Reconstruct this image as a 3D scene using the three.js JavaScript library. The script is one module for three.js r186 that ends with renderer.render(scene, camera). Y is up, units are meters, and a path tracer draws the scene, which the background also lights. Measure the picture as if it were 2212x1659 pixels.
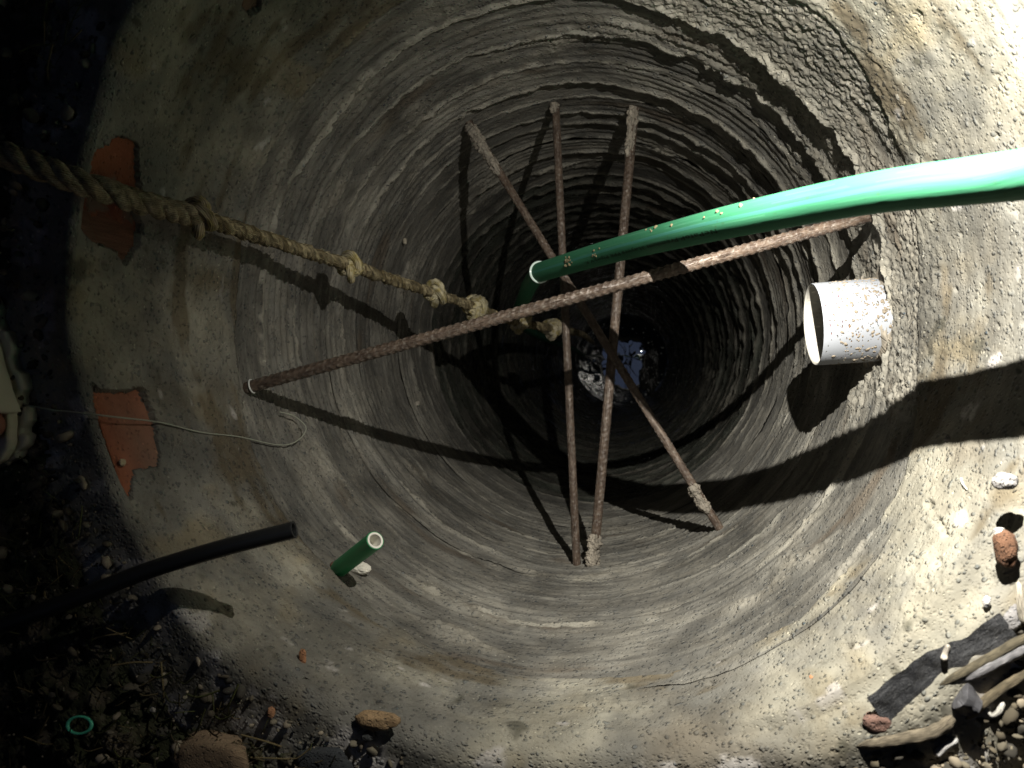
import * as THREE from 'three';
import { ImprovedNoise } from 'three/addons/math/ImprovedNoise.js';
import { mergeGeometries, mergeVertices } from 'three/addons/utils/BufferGeometryUtils.js';
import { RoundedBoxGeometry } from 'three/addons/geometries/RoundedBoxGeometry.js';
import { MarchingCubes } from 'three/addons/objects/MarchingCubes.js';

// ---------------------------------------------------------------- camera
// The well axis is the y axis, the ground lies at y = 0. The picture's right is +x, its lower edge is +z.
const scene = new THREE.Scene();
const HEIGHT = 0.60, FOCAL = 1593, CX = 1106, CY = 829.5;          // picture units of 2212 x 1659
const camera = new THREE.PerspectiveCamera(55, 4 / 3, 0.02, 200);
camera.position.set(0.097, HEIGHT, 0.068);
{
  const n = new THREE.Vector3(260, 37.5, -FOCAL).normalize();           // straight down, in the camera's axes
  const right = new THREE.Vector3(Math.sqrt(1 - n.x * n.x), -n.x, 0);
  const a = (-n.x * n.y) / right.x, up = new THREE.Vector3(a, -n.y, -Math.sqrt(1 - a * a - n.y * n.y));
  camera.quaternion.setFromRotationMatrix(new THREE.Matrix4().makeBasis(right, up, right.clone().cross(up)));
}
camera.focus = 1.0;
camera.userData.fStop = 9;
camera.updateMatrixWorld(true);

// ---------------------------------------------------------------- sky, sun, exposure
const renderer = new THREE.WebGLRenderer();
renderer.toneMapping = THREE.LinearToneMapping;
renderer.toneMappingExposure = 1;
renderer.shadowMap.enabled = true;
{
  const W = 64, H = 32, d = new Float32Array(W * H * 4);              // an even evening sky, bluer overhead
  for (let y = 0; y < H; y++) for (let x = 0; x < W; x++) {
    const t = Math.max(0, (y + 0.5) / H * 2 - 1), o = (y * W + x) * 4;
    d[o] = 0.14 - 0.045 * t; d[o + 1] = 0.17 - 0.04 * t; d[o + 2] = 0.25 - 0.01 * t; d[o + 3] = 1;
  }
  const sky = new THREE.DataTexture(d, W, H, THREE.RGBAFormat, THREE.FloatType);
  sky.mapping = THREE.EquirectangularReflectionMapping; sky.magFilter = THREE.LinearFilter; sky.wrapS = THREE.RepeatWrapping; sky.needsUpdate = true;
  scene.background = sky;
}
// ---------------------------------------------------------------- the work lamp's place and light (its body is built below)
const SPILL = 2.5, BEAM = 2.4, CORE = 4.0, LAMP_COLOR = new THREE.Color().setRGB(1, 0.955, 0.86);
const lampAt = ray(1970, -500).multiplyScalar(0.348).add(camera.position);
const lampAim = new THREE.Vector3(0.17, -0.7, 0.69).add(lampAt), coreAim = new THREE.Vector3(0.02, -0.96, 0.27).add(lampAt), spillAim = new THREE.Vector3(0.3, -0.82, 0.49).add(lampAt);

// ---------------------------------------------------------------- helpers
function ray(x, y) {                                                  // direction of a picture point, 1 m of depth along the lens axis
  return new THREE.Vector3((x - CX) / FOCAL, (CY - y) / FOCAL, -1).applyQuaternion(camera.quaternion);
}
function P(x, y, depth) {                                             // the point seen there, `depth` metres below the camera
  const d = ray(x, y);
  return d.multiplyScalar(depth / -d.y).add(camera.position);
}
const noise = new ImprovedNoise(), n3 = (x, y, z) => noise.noise(x + 31.7, y + 57.3, z + 83.1);
const fbm = (x, y, z, o) => { let s = 0, a = 1, t = 0; for (let i = 0; i < o; i++) { s += a * n3(x, y, z); t += a; a *= 0.5; x = x * 2.03 + 5.1; y = y * 2.03 + 1.7; z = z * 2.03 + 9.2; } return s / t; };
let seed = 7;
const rnd = () => { seed = (seed + 0x6d2b79f5) | 0; let t = Math.imul(seed ^ (seed >>> 15), 1 | seed); t = (t + Math.imul(t ^ (t >>> 7), 61 | t)) ^ t; return ((t ^ (t >>> 14)) >>> 0) / 4294967296; };
const clamp = THREE.MathUtils.clamp, lerp = THREE.MathUtils.lerp, sstep = THREE.MathUtils.smoothstep;
const mixc = (a, b, t) => [lerp(a[0], b[0], t), lerp(a[1], b[1], t), lerp(a[2], b[2], t)];
const names = new Map();
const numbered = (n) => { const k = names.get(n) ?? 0; names.set(n, k + 1); return k ? n + '_' + String(k).padStart(3, '0') : n; };
function mesh(name, geometry, material, parent) {
  const m = new THREE.Mesh(geometry, material);
  m.name = parent ? name : numbered(name); m.castShadow = m.receiveShadow = true;
  (parent ?? scene).add(m);
  return m;
}
function thing(name, label, category, at, group) {
  const g = new THREE.Group();
  g.name = numbered(name); if (at) g.position.copy(at); scene.add(g);
  return tag(g, label, category, group);
}
function tag(o, label, category, group) { o.userData.label = label; if (category) o.userData.category = category; if (group) o.userData.group = group; return o; }
function structure(name, geometry, material) { const m = mesh(name, geometry, material); m.userData.kind = 'structure'; return m; }

// ---------------------------------------------------------------- textures (tileable)
function tileNoise(size, period, oct, s0) {                           // values 0..1
  const out = new Float32Array(size * size);
  let amp = 1, total = 0;
  for (let o = 0; o < oct; o++, period *= 2, amp *= 0.55) {
    const n = Math.min(period, size), lat = new Float32Array(n * n);
    seed = s0 + o * 101; for (let i = 0; i < n * n; i++) lat[i] = rnd();
    total += amp;
    for (let y = 0; y < size; y++) {
      const fy = y / size * n, y0 = Math.floor(fy), ty = fy - y0, sy = ty * ty * (3 - 2 * ty), ya = (y0 % n) * n, yb = ((y0 + 1) % n) * n;
      for (let x = 0; x < size; x++) {
        const fx = x / size * n, x0 = Math.floor(fx), tx = fx - x0, sx = tx * tx * (3 - 2 * tx), xa = x0 % n, xb = (x0 + 1) % n;
        out[y * size + x] += amp * lerp(lerp(lat[ya + xa], lat[ya + xb], sx), lerp(lat[yb + xa], lat[yb + xb], sx), sy);
      }
    }
  }
  for (let i = 0; i < out.length; i++) out[i] /= total;
  return out;
}
function stamp(a, size, x, y, r, v, sharp = 1) {                           // adds a round bump
  const R = Math.ceil(r * 1.3), sq = 0.7 + 0.6 * rnd(), rot = rnd() * 3.14, c = Math.cos(rot), s = Math.sin(rot);
  for (let j = -R; j <= R; j++) for (let i = -R; i <= R; i++) {
    const u = (i * c + j * s) / sq, w = (j * c - i * s) * sq, d = 1 - (u * u + w * w) / (r * r);
    if (d > 0) a[((Math.round(y) + j + size) % size) * size + ((Math.round(x) + i + size) % size)] += v * Math.pow(d, 0.6 * sharp);
  }
}
function dataTex(size, fn, srgb) {
  const d = new Uint8Array(size * size * 4);
  for (let i = 0; i < size * size; i++) { const c = fn(i); for (let k = 0; k < 3; k++) d[i * 4 + k] = clamp(Math.round((Array.isArray(c) ? c[k] : c) * 255), 0, 255); d[i * 4 + 3] = 255; }
  const t = new THREE.DataTexture(d, size, size, THREE.RGBAFormat);
  t.wrapS = t.wrapT = THREE.RepeatWrapping; t.magFilter = THREE.LinearFilter; if (srgb) t.colorSpace = THREE.SRGBColorSpace; t.needsUpdate = true;
  return t;
}
const TS = 1024;
const concreteHeight = tileNoise(TS, 12, 6, 11), concreteTone = tileNoise(TS, 6, 8, 77), toneGrain = new Float32Array(TS * TS);
seed = 5;
for (let i = 0; i < 9000; i++) { const x = rnd() * TS, y = rnd() * TS, r = 2 + 5 * rnd() * rnd(); stamp(concreteHeight, TS, x, y, r, 0.1 + 0.12 * rnd()); if (rnd() < 0.5) stamp(toneGrain, TS, x, y, r, (rnd() - 0.45) * 0.35); }
for (let i = 0; i < 1500; i++) { const x = rnd() * TS, y = rnd() * TS, r = 3 + 7 * rnd() * rnd(); stamp(concreteHeight, TS, x, y, r, -0.4 - 0.5 * rnd()); stamp(toneGrain, TS, x, y, r * 0.9, -0.3 * rnd()); }
for (let i = 0; i < 260; i++) { const x = rnd() * TS, y = rnd() * TS, r = 2.5 + 3 * rnd(); stamp(concreteHeight, TS, x, y, r, 0.4); stamp(toneGrain, TS, x, y, r, 0.8); }
const concreteMap = dataTex(TS, (i) => { const t = clamp(0.7 + (concreteTone[i] - 0.5) * 0.9 + toneGrain[i] * 0.85, 0.18, 1), w = (concreteHeight[i] - 0.5) * 0.1; return [t + w * 0.4, t, t - w * 0.6]; });
const concreteBump = dataTex(TS, (i) => 0.5 + (concreteHeight[i] - 0.5) * 0.55);
const softBump = dataTex(512, ((h) => (i) => h[i])(tileNoise(512, 8, 6, 19)));
const roughVary = dataTex(512, ((h) => (i) => clamp(0.1 + (h[i] - 0.3) * 1.6, 0.05, 1))(tileNoise(512, 14, 5, 43)));

// ---------------------------------------------------------------- the well
const R0 = 0.40, TAU = Math.PI * 2;
const flareTable = [0.004, 0.008, 0.02, 0.04, 0.04, 0.035, 0.0, 0.004, 0.004];      // every 45 degrees from -180
const rimTable = [0.004, 0.004, 0.0, 0.0, -0.01, 0.0, -0.035, 0.0, 0.004], collarTable = [-0.26, -0.25, -0.22, -0.18, -0.24, -0.13, -0.17, -0.22, -0.26];
function table(t, th) { const u = ((th / TAU + 0.5) % 1 + 1) % 1 * 8, i = Math.floor(u), f = u - i; return lerp(t[i], t[i + 1], f * f * (3 - 2 * f)); }
const wallRadius = (th, y) => { const c = table(collarTable, th) + 0.01; return R0 + table(flareTable, th) * Math.pow(clamp((y - c) / -c, 0, 1.1), 1.6); };
const rimY = (th) => table(rimTable, th);
function W(x, y, lift = 0) {                                          // the point of the lining seen there, lifted off it towards the axis
  const d = ray(x, y); let lo = 0.3, hi = 8;
  for (let i = 0; i < 50; i++) {
    const t = (lo + hi) / 2, p = d.clone().multiplyScalar(t).add(camera.position);
    if (Math.hypot(p.x, p.z) < wallRadius(Math.atan2(p.z, p.x), p.y)) lo = t; else hi = t;
  }
  const p = d.clone().multiplyScalar(lo).add(camera.position), r = Math.hypot(p.x, p.z);
  p.x *= (r - lift) / r; p.z *= (r - lift) / r;
  return p;
}
const arc = (a, b) => { let d = a - b; while (d > Math.PI) d -= TAU; while (d < -Math.PI) d += TAU; return d; };
const near = (th, c, w) => Math.exp(-((arc(th, c) / w) ** 2));
// places where the render has broken off the bricks, outlined on the lining
const holes = [
  [[187, 832], [215, 845], [260, 848], [305, 838], [330, 905], [345, 985], [341, 1006], [292, 1010], [287, 1042], [270, 1085], [252, 1070], [240, 1010], [215, 930]],
  [[212, 330], [265, 298], [300, 310], [305, 375], [312, 415], [300, 470], [312, 482], [300, 530], [270, 572], [255, 540], [200, 520], [165, 490], [188, 420]],
  [[528, -30], [570, -30], [560, 20], [540, 36], [526, 22]],
].map((poly) => {
  const pts = poly.map(([x, y]) => { const p = W(x, y); return [Math.atan2(p.z, p.x), p.y]; }), c = pts[0][0];
  const q = pts.map(([t, y]) => [arc(t, c) * R0, Math.min(y, rimY(t) - 0.01)]);
  return { c, q, x0: Math.min(...q.map((p) => p[0])), x1: Math.max(...q.map((p) => p[0])), y0: Math.min(...q.map((p) => p[1])), y1: Math.max(...q.map((p) => p[1])) };
});
function inHole(th, y) {
  for (const h of holes) {
    const u = arc(th, h.c) * R0 + 0.0025 * n3(th * 90, y * 230, 3), v = y + 0.0025 * n3(th * 90, y * 230, 9);
    if (u < h.x0 || u > h.x1 || v < h.y0 || v > h.y1) continue;
    let inside = false;
    for (let i = 0, j = h.q.length - 1; i < h.q.length; j = i++) { const [xi, yi] = h.q[i], [xj, yj] = h.q[j]; if ((yi > v) !== (yj > v) && u < ((xj - xi) * (v - yi)) / (yj - yi) + xi) inside = !inside; }
    if (inside) return true;
  }
  return false;
}
const GREY = [0.235, 0.226, 0.195], PALE = [0.35, 0.33, 0.265], SAND = [0.31, 0.26, 0.165], BROWN = [0.14, 0.11, 0.065], DARK = [0.13, 0.125, 0.11], LIP = [0.42, 0.4, 0.34], WET = [0.12, 0.128, 0.108], UMBER = [0.15, 0.125, 0.09];
function lining(rows, columns, at) {                                  // a closed band; at(angle, row) gives [radius, y, colour]
  const n = columns + 1, pos = new Float32Array(rows * n * 3), col = new Float32Array(rows * n * 3), uv = new Float32Array(rows * n * 2), idx = new Uint32Array((rows - 1) * columns * 6);
  for (let j = 0; j < rows; j++) for (let i = 0; i < n; i++) {
    const th = (i % columns) / columns * TAU - 0.3, o = j * n + i, [r, y, c] = at(th, j);
    pos[o * 3] = r * Math.cos(th); pos[o * 3 + 1] = y; pos[o * 3 + 2] = r * Math.sin(th);
    col[o * 3] = c[0]; col[o * 3 + 1] = c[1]; col[o * 3 + 2] = c[2];
    uv[o * 2] = i / columns * 8; uv[o * 2 + 1] = (y + Math.max(0, r - R0)) / 0.314;
  }
  for (let j = 0, k = 0; j < rows - 1; j++) for (let i = 0; i < columns; i++) { const a = j * n + i, b = a + n; idx[k++] = a; idx[k++] = a + 1; idx[k++] = b; idx[k++] = b; idx[k++] = a + 1; idx[k++] = b + 1; }
  const g = new THREE.BufferGeometry();
  g.setAttribute('position', new THREE.BufferAttribute(pos, 3)); g.setAttribute('color', new THREE.BufferAttribute(col, 3)); g.setAttribute('uv', new THREE.BufferAttribute(uv, 2)); g.setIndex(new THREE.BufferAttribute(idx, 1));
  g.computeVertexNormals();
  const m = g.attributes.normal, a = new THREE.Vector3(), b = new THREE.Vector3();
  for (let j = 0; j < rows; j++) { a.fromBufferAttribute(m, j * n); b.fromBufferAttribute(m, j * n + columns); a.add(b).normalize(); m.setXYZ(j * n, a.x, a.y, a.z); m.setXYZ(j * n + columns, a.x, a.y, a.z); }
  return g;
}
const wallMat = new THREE.MeshStandardMaterial({ vertexColors: true, map: concreteMap, bumpMap: concreteBump, bumpScale: 0.004, roughness: 0.9 });
const wetMat = new THREE.MeshStandardMaterial({ vertexColors: true, map: concreteMap, bumpMap: concreteBump, bumpScale: 0.005, roughness: 0.6, roughnessMap: roughVary });
const well = thing('well', 'round grey concrete well shaft seen from above, with ragged mortar rings down to dark water', 'well');
// how rough the mortar is, 0 smooth .. 1 stucco
function stucco(th, y, x, z) {
  const region = 1.0 * near(th, -0.75, 0.55) * sstep(y, -0.5, -0.32) * (1 - sstep(y, -0.2, -0.13)) + 0.9 * near(th, 0.0, 0.3) * sstep(y, -0.5, -0.42) * (1 - sstep(y, -0.22, -0.18)) + 0.6 * near(th, -2.3, 0.5) * sstep(y, -0.4, -0.3) * (1 - sstep(y, -0.22, -0.2));
  return clamp(sstep(fbm(x * 6, y * 11, z * 6, 3) + region * 0.75, 0.16, 0.42), 0, 1);
}
function relief(th, y, st) {                                          // metres towards the axis
  const x = R0 * Math.cos(th), z = R0 * Math.sin(th);
  let h = 0.006 * fbm(x * 5, y * 5, z * 5, 2) + 0.0016 * fbm(x * 9, y * 90, z * 9, 3) + 0.0012 * fbm(x * 60, y * 60, z * 60, 2);
  if (st > 0.01) { const a = fbm(x * 45, y * 70, z * 45, 2), b = fbm(x * 150, y * 170, z * 150, 2); h += st * (0.0035 + 0.0026 * a + 0.004 * b); }
  if (y < -0.3) h += 0.0013 * Math.sin(y * 300 + 2.5 * n3(x * 4, y * 9, z * 4)) * sstep(n3(x * 3 + 4, y * 6, z * 3), -0.3, 0.3);
  return h;
}
{ // the collar: plastered brick, with a rounded lip that runs out over the ground
  const A = 14, B = 10, C = 92, rows = A + B + C;
  const g = lining(rows, 1300, (th, j) => {
    const ry = rimY(th) + 0.006 * n3(Math.cos(th) * 4, 0, Math.sin(th) * 4), rl = wallRadius(th, ry), cx = Math.cos(th), cz = Math.sin(th);
    const bottom = table(collarTable, th) + 0.008 * n3(cx * 3, 7, cz * 3) + 0.005 * n3(cx * 11, 4, cz * 11) + 0.0025 * n3(cx * 40, 4, cz * 40);
    const lr = 0.024 - 0.017 * near(th, 3.1, 0.7);
    const ledge = 1 - near(th, 1.2, 0.8);
    let r, y, out = 0;
    if (j < A) { out = 1; r = rl + lr + 0.09 * (1 - j / (A - 1)); y = ry - 0.012 * (1 - j / (A - 1)) - (j ? 0 : 0.06); }
    else if (j < A + B) { const a = (j - A + 1) / (B + 1) * Math.PI / 2; r = rl + lr - lr * Math.sin(a); y = ry - lr * (1 - Math.cos(a)); out = 1 - (j - A) / B; }
    else { const t = Math.min(1, (j - A - B) / (C - 4)); y = lerp(ry - lr, bottom, t); r = wallRadius(th, y) - 0.004 * sstep(t, 0.5, 1) * ledge; if (j > rows - 4) { const k = j - (rows - 4); r += 0.003 * k * ledge + 0.0008 * k; y -= 0.0012 * k; } }
    const X = r * cx, Z = r * cz, patch = fbm(X * 9, y * 9, Z * 9, 4), fine = fbm(X * 45, y * 45, Z * 45, 3), st = 0.5 * stucco(th, y, X, Z) + 0.35 * sstep(patch, 0.15, 0.5);
    let h = relief(th, y, st) + 0.003 * patch;
    // pits and small knocks
    const pit = n3(X * 75, y * 75, Z * 75); h -= 0.004 * sstep(pit, 0.52, 0.7);
    const hole = inHole(th, y); if (hole) h = -0.017;
    if (out > 0.3) y += h * 0.9; else r -= h;
    // colour: pale cement with ochre stains, brown damp bands, sooty plaster on one side
    let c = mixc(GREY, PALE, sstep(patch + 0.35 * fine, -0.25, 0.2));
    c = mixc(c, SAND, 0.75 * sstep(fbm(X * 14 + 9, y * 7, Z * 14, 4), 0.05, 0.35));
    const old = sstep(fbm(X * 4 + 2, y * 5, Z * 4 + 7, 4) + 0.2 * fine, 0.05, 0.3);
    c = mixc(c, mixc(DARK, UMBER, sstep(fbm(X * 6, y * 6 + 4, Z * 6, 4), -0.05, 0.25)), old * 0.7);
    c = mixc(c, BROWN, 0.8 * sstep(fbm(X * 7 + 3, y * 26, Z * 7, 4) + 0.28 * sstep(-y, 0.08, 0.17) + 0.2 * fine, 0.26, 0.5));
    c = mixc(c, [0.6, 0.57, 0.54], 0.7 * sstep(fbm(X * 22, y * 30 + 2, Z * 22, 4) + 0.25 * out, 0.34, 0.46));
    c = mixc(c, [0.09, 0.085, 0.06], 0.8 * sstep(fbm(X * 30 + 5, y * 30, Z * 30, 3) + 0.3 * (j < A ? 1 - j / A : 0), 0.34, 0.5));
    if (hole) c = [0.2, 0.19, 0.17];
    return [r, y, c];
  });
  tag(mesh('collar', g, wallMat, well), 'stained plaster collar round the mouth of the well');
}
// the courses below it, each with a ragged lower lip
const cuts = [-0.1, -0.34, -0.45, -0.55, -0.62, -0.7, -0.765, -0.83, -0.925, -1.01, -1.1];
seed = 91; while (cuts[cuts.length - 1] > -6.1) cuts.push(cuts[cuts.length - 1] - (cuts.length < 26 ? 0.075 + 0.05 * rnd() : 0.12 + 0.08 * rnd()));
for (let k = 0; k + 1 < cuts.length; k++) {
  const y0 = cuts[k], y1 = cuts[k + 1], d = HEIGHT - y0, wet = y0 < -1.15;
  const edge = (i, cx, cz) => { const a = i === 0 ? 0 : 1; if (i === 0) return Math.min(0, table(collarTable, Math.atan2(cz, cx)) + 0.03); return cuts[i] + a * (0.013 * n3(cx * 1.6, i * 3.1, cz * 1.6) + 0.009 * n3(cx * 6, i * 5.3, cz * 6) + 0.005 * n3(cx * 19, i * 2.7, cz * 19) + 0.003 * n3(cx * 55, i, cz * 55)); };
  const step = d < 1.3 ? 0.0028 : d < 1.8 ? 0.0042 : d < 2.6 ? 0.008 : 0.016, columns = d < 1.35 ? 1250 : d < 1.8 ? 900 : d < 2.7 ? 600 : 360;
  const C = Math.max(6, Math.ceil((y0 - y1) / step)), E = d < 2 ? 4 : 3, rows = C + E, tone = 0.8 + 0.4 * ((k * 0.618) % 1);
  const g = lining(rows, columns, (th, j) => {
    const cx = Math.cos(th), cz = Math.sin(th), t = Math.min(1, j / (C - 1)), top = edge(k, cx, cz) + (k ? 0.004 : 0), low = edge(k + 1, cx, cz);
    let y = lerp(top, low, t);
    const X = R0 * cx, Z = R0 * cz, patch = fbm(X * 8, y * 12 + k * 9, Z * 8, 3), st = y > -1.3 ? stucco(th, y, X, Z) : clamp(0.2 + patch, 0, 0.5);
    const swell = clamp(0.16 + 0.9 * near(th, -0.65, 0.8) + 0.5 * near(th, -1.9, 0.7) + 0.55 * n3(cx * 2.2, k * 7.7, cz * 2.2) + (wet ? 0.25 : 0), 0.05, 1.25);
    let lipAmp = swell * (wet ? 0.012 : 0.009) * (0.75 + 0.5 * n3(cx * 14, k * 3.3, cz * 14));
    const lipMask = Math.pow(t, 9), proud = k ? 0.0045 * Math.sin(k * 2.4 + 1) * clamp(swell * 1.2, 0.25, 1) : -0.0006;
    let r = R0 + (wet ? 0.006 : k ? 0.002 : 0) - proud - lipAmp * lipMask - relief(th, y, st * (wet ? 0.6 : 1));
    if (j >= C) { const e = (j - C + 1) / E; r += (lipAmp + 0.009) * e; y -= 0.0035 * e; }
    const streak = fbm(X * 7, y * 120, Z * 7, 3), fine = fbm(X * 50, y * 50, Z * 50, 2);
    let c = mixc([0.175, 0.168, 0.148], [0.31, 0.296, 0.256], sstep(patch * 0.8 + streak * 0.7 + 0.25 * fine, -0.25, 0.4));
    c = c.map((v) => v * tone);
    c = mixc(c, [0.33, 0.31, 0.26], 0.75 * st);
    c = mixc(c, mixc(BROWN, [0.16, 0.13, 0.11], 0.5), 0.75 * sstep(fbm(X * 5, y * 15 + 20, Z * 5, 4) , 0.2, 0.42));
    c = mixc(c, LIP, 0.9 * sstep(Math.pow(t, 6) + 0.35 * fine + 0.3 * streak, 0.5, 0.75) * sstep(swell + 0.5 * n3(cx * 9, k, cz * 9), 0.12, 0.4));
    if (wet) c = mixc(c.map((v) => v * 0.75), WET, sstep(patch + 0.5 * streak - 0.3 * lipMask + 0.35 + 0.3 * n3(cx * 3, y * 2, cz * 3), 0.05, 0.5));
    return [r, y, c];
  });
  mesh('lining_course', g, wet ? wetMat : wallMat, well);
}
{ // the earth side of the shaft, which closes it
  const g = new THREE.CylinderGeometry(0.445, 0.445, 6.5, 96, 1, true); g.translate(0, -3.3, 0);
  const b = new THREE.CircleGeometry(0.445, 96); b.rotateX(-Math.PI / 2); b.translate(0, -6.54, 0);
  mesh('outer_shell', mergeGeometries([g, b]), new THREE.MeshStandardMaterial({ color: new THREE.Color().setRGB(0.06, 0.05, 0.04), roughness: 1 }), well);
}
{ // the bricks behind the broken plaster
  const tex = tileNoise(256, 16, 5, 3), brickMap = dataTex(256, (i) => { const t = 0.65 + (tex[i] - 0.5) * 1.1; return t; }), brickMat = new THREE.MeshStandardMaterial({ vertexColors: true, map: concreteMap, bumpMap: concreteBump, bumpScale: 0.002, roughness: 0.95 });
  const put = (h, u0, u1, y0, y1, tone) => {
    const w = u1 - u0, hh = y1 - y0, th = h.c + (u0 + u1) / 2 / R0, g = new RoundedBoxGeometry(w, hh, 0.024, 2, 0.004), yy = (y0 + y1) / 2;
    const p = g.attributes.position;
    for (let i = 0; i < p.count; i++) { const a = p.getX(i) / R0; const rr = wallRadius(th + a, yy + p.getY(i)) + 0.011 + (0.012 - p.getZ(i)); p.setXYZ(i, rr * Math.cos(th + a), yy + p.getY(i) + 0.001 * n3(i, 2, 3), rr * Math.sin(th + a)); }
    // finer front face
    const f = new THREE.PlaneGeometry(w - 0.006, hh - 0.006, 50, 24), q = f.attributes.position;
    for (let i = 0; i < q.count; i++) { const a = q.getX(i) / R0, y = yy + q.getY(i), rr = wallRadius(th + a, y) + 0.0095 + 0.0022 * fbm(q.getX(i) * 90, y * 90, h.c * 9, 3); q.setXYZ(i, rr * Math.cos(th + a), y, rr * Math.sin(th + a)); }
    const paint = (a) => { const q = a.attributes.position, u = new Float32Array(q.count * 2), c = new Float32Array(q.count * 3); for (let i = 0; i < q.count; i++) { const x = q.getX(i), y = q.getY(i), z = q.getZ(i), w = fbm(x * 60, y * 60, z * 60, 3); c.set(mixc(mixc([0.3, 0.085, 0.045], [0.43, 0.145, 0.075], sstep(w, -0.3, 0.3)), [0.24, 0.215, 0.17], 0.85 * sstep(fbm(x * 38 + 4, y * 38, z * 38, 4), 0.06, 0.2)), i * 3); u[i * 2] = Math.atan2(z, x) * R0 / 0.314; u[i * 2 + 1] = y / 0.314; } a.setAttribute('uv', new THREE.BufferAttribute(u, 2)); a.setAttribute('color', new THREE.BufferAttribute(c, 3)); };
    paint(f); paint(g);
    f.computeVertexNormals(); g.computeVertexNormals();
    const m = brickMat.clone(); m.color.multiplyScalar(tone); g.deleteAttribute('uv1');
    mesh('brick', mergeGeometries([g.index ? g.toNonIndexed() : g, f.toNonIndexed()]), m, well);
  };
  put(holes[0], holes[0].x0 - 0.03, holes[0].x1 + 0.03, holes[0].y0 - 0.012, Math.min(holes[0].y1 + 0.008, rimY(holes[0].c) - 0.012), 1);
  const h = holes[1], m = (h.x0 + h.x1) / 2 + 0.004;
  put(h, h.x0 - 0.08, m - 0.005, h.y0 - 0.01, Math.min(h.y1 + 0.008, rimY(h.c) - 0.012), 0.75); put(h, m + 0.003, h.x1 + 0.08, h.y0 - 0.01, Math.min(h.y1 + 0.008, rimY(h.c) - 0.012), 0.9);
  put(holes[2], holes[2].x0 - 0.05, holes[2].x1 + 0.05, holes[2].y0 - 0.01, Math.min(holes[2].y1 + 0.01, rimY(holes[2].c) - 0.006), 0.8);
}
// ---------------------------------------------------------------- water and what floats on it
const WATER = HEIGHT - 6.57;
{
  const g = new THREE.CircleGeometry(0.5, 96, 0, TAU); g.rotateX(-Math.PI / 2);
  const ring = new THREE.RingGeometry(0.001, 0.5, 128, 90); ring.rotateX(-Math.PI / 2);
  const p = ring.attributes.position;
  for (let i = 0; i < p.count; i++) p.setY(i, 0.0006 * fbm(p.getX(i) * 7, 0, p.getZ(i) * 7, 2));
  ring.computeVertexNormals(); ring.translate(0, WATER, 0);
  structure('water', ring, new THREE.MeshPhysicalMaterial({ color: new THREE.Color().setRGB(0.012, 0.016, 0.02), roughness: 0.004, ior: 2.33 }));
  const film = new THREE.MeshStandardMaterial({ color: new THREE.Color().setRGB(0.03, 0.032, 0.03), roughness: 0.16, bumpMap: softBump, bumpScale: 0.01 });
  const mat = (px, py, rx, rz, s, label) => {
    const f = new THREE.CircleGeometry(1, 72), ringG = new THREE.RingGeometry(0.01, 1, 90, 26), q = ringG.attributes.position, c = P(px, py, 6.55);
    for (let i = 0; i < q.count; i++) {
      const x = q.getX(i), z = q.getY(i), e = 1 + 0.3 * n3(Math.atan2(z, x) * 1.3, s, 2) + 0.16 * n3(Math.atan2(z, x) * 4, s, 6), r = Math.hypot(x, z);
      q.setXYZ(i, x * rx * e, 0.012 * (1 - r ** 4) - 0.006 * sstep(r, 0.85, 1) + (1 - r * r) * 0.03 * fbm(x * 3 + s, 0, z * 3, 4), z * rz * e);
    }
    ringG.computeVertexNormals(); f.dispose();
    const o = mesh('floating_rubbish', ringG, film); o.position.set(c.x, WATER, c.z);
    tag(o, label, 'rubbish');
  };
  mat(1236, 795, 0.07, 0.24, 3, 'crumpled wet dark plastic floating at the left side of the water');
  mat(1404, 800, 0.09, 0.25, 8, 'black wet rubbish with glints floating at the right side of the water');
  mat(1255, 706, 0.12, 0.06, 5, 'wet olive scrap floating at the top edge of the water under the rope');
  const flecks = [];
  seed = 33;
  for (let i = 0; i < 90; i++) {
    const a = rnd() * TAU, r = 0.25 + 0.14 * rnd(), s = 0.003 + 0.007 * rnd() * rnd(), k = new THREE.IcosahedronGeometry(s, 1);
    k.scale(1, 0.5, 0.6 + rnd()); k.rotateY(rnd() * 6); k.translate(r * Math.cos(a), WATER + 0.004 + 0.02 * rnd(), r * Math.sin(a)); flecks.push(k);
  }
  const m = mesh('floating_flecks', mergeGeometries(flecks), new THREE.MeshStandardMaterial({ color: 0xd8dcd8, roughness: 0.3 }));
  m.userData.kind = 'stuff'; tag(m, 'small pale flecks and bubbles floating round the edge of the water', 'flecks');
}
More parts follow.
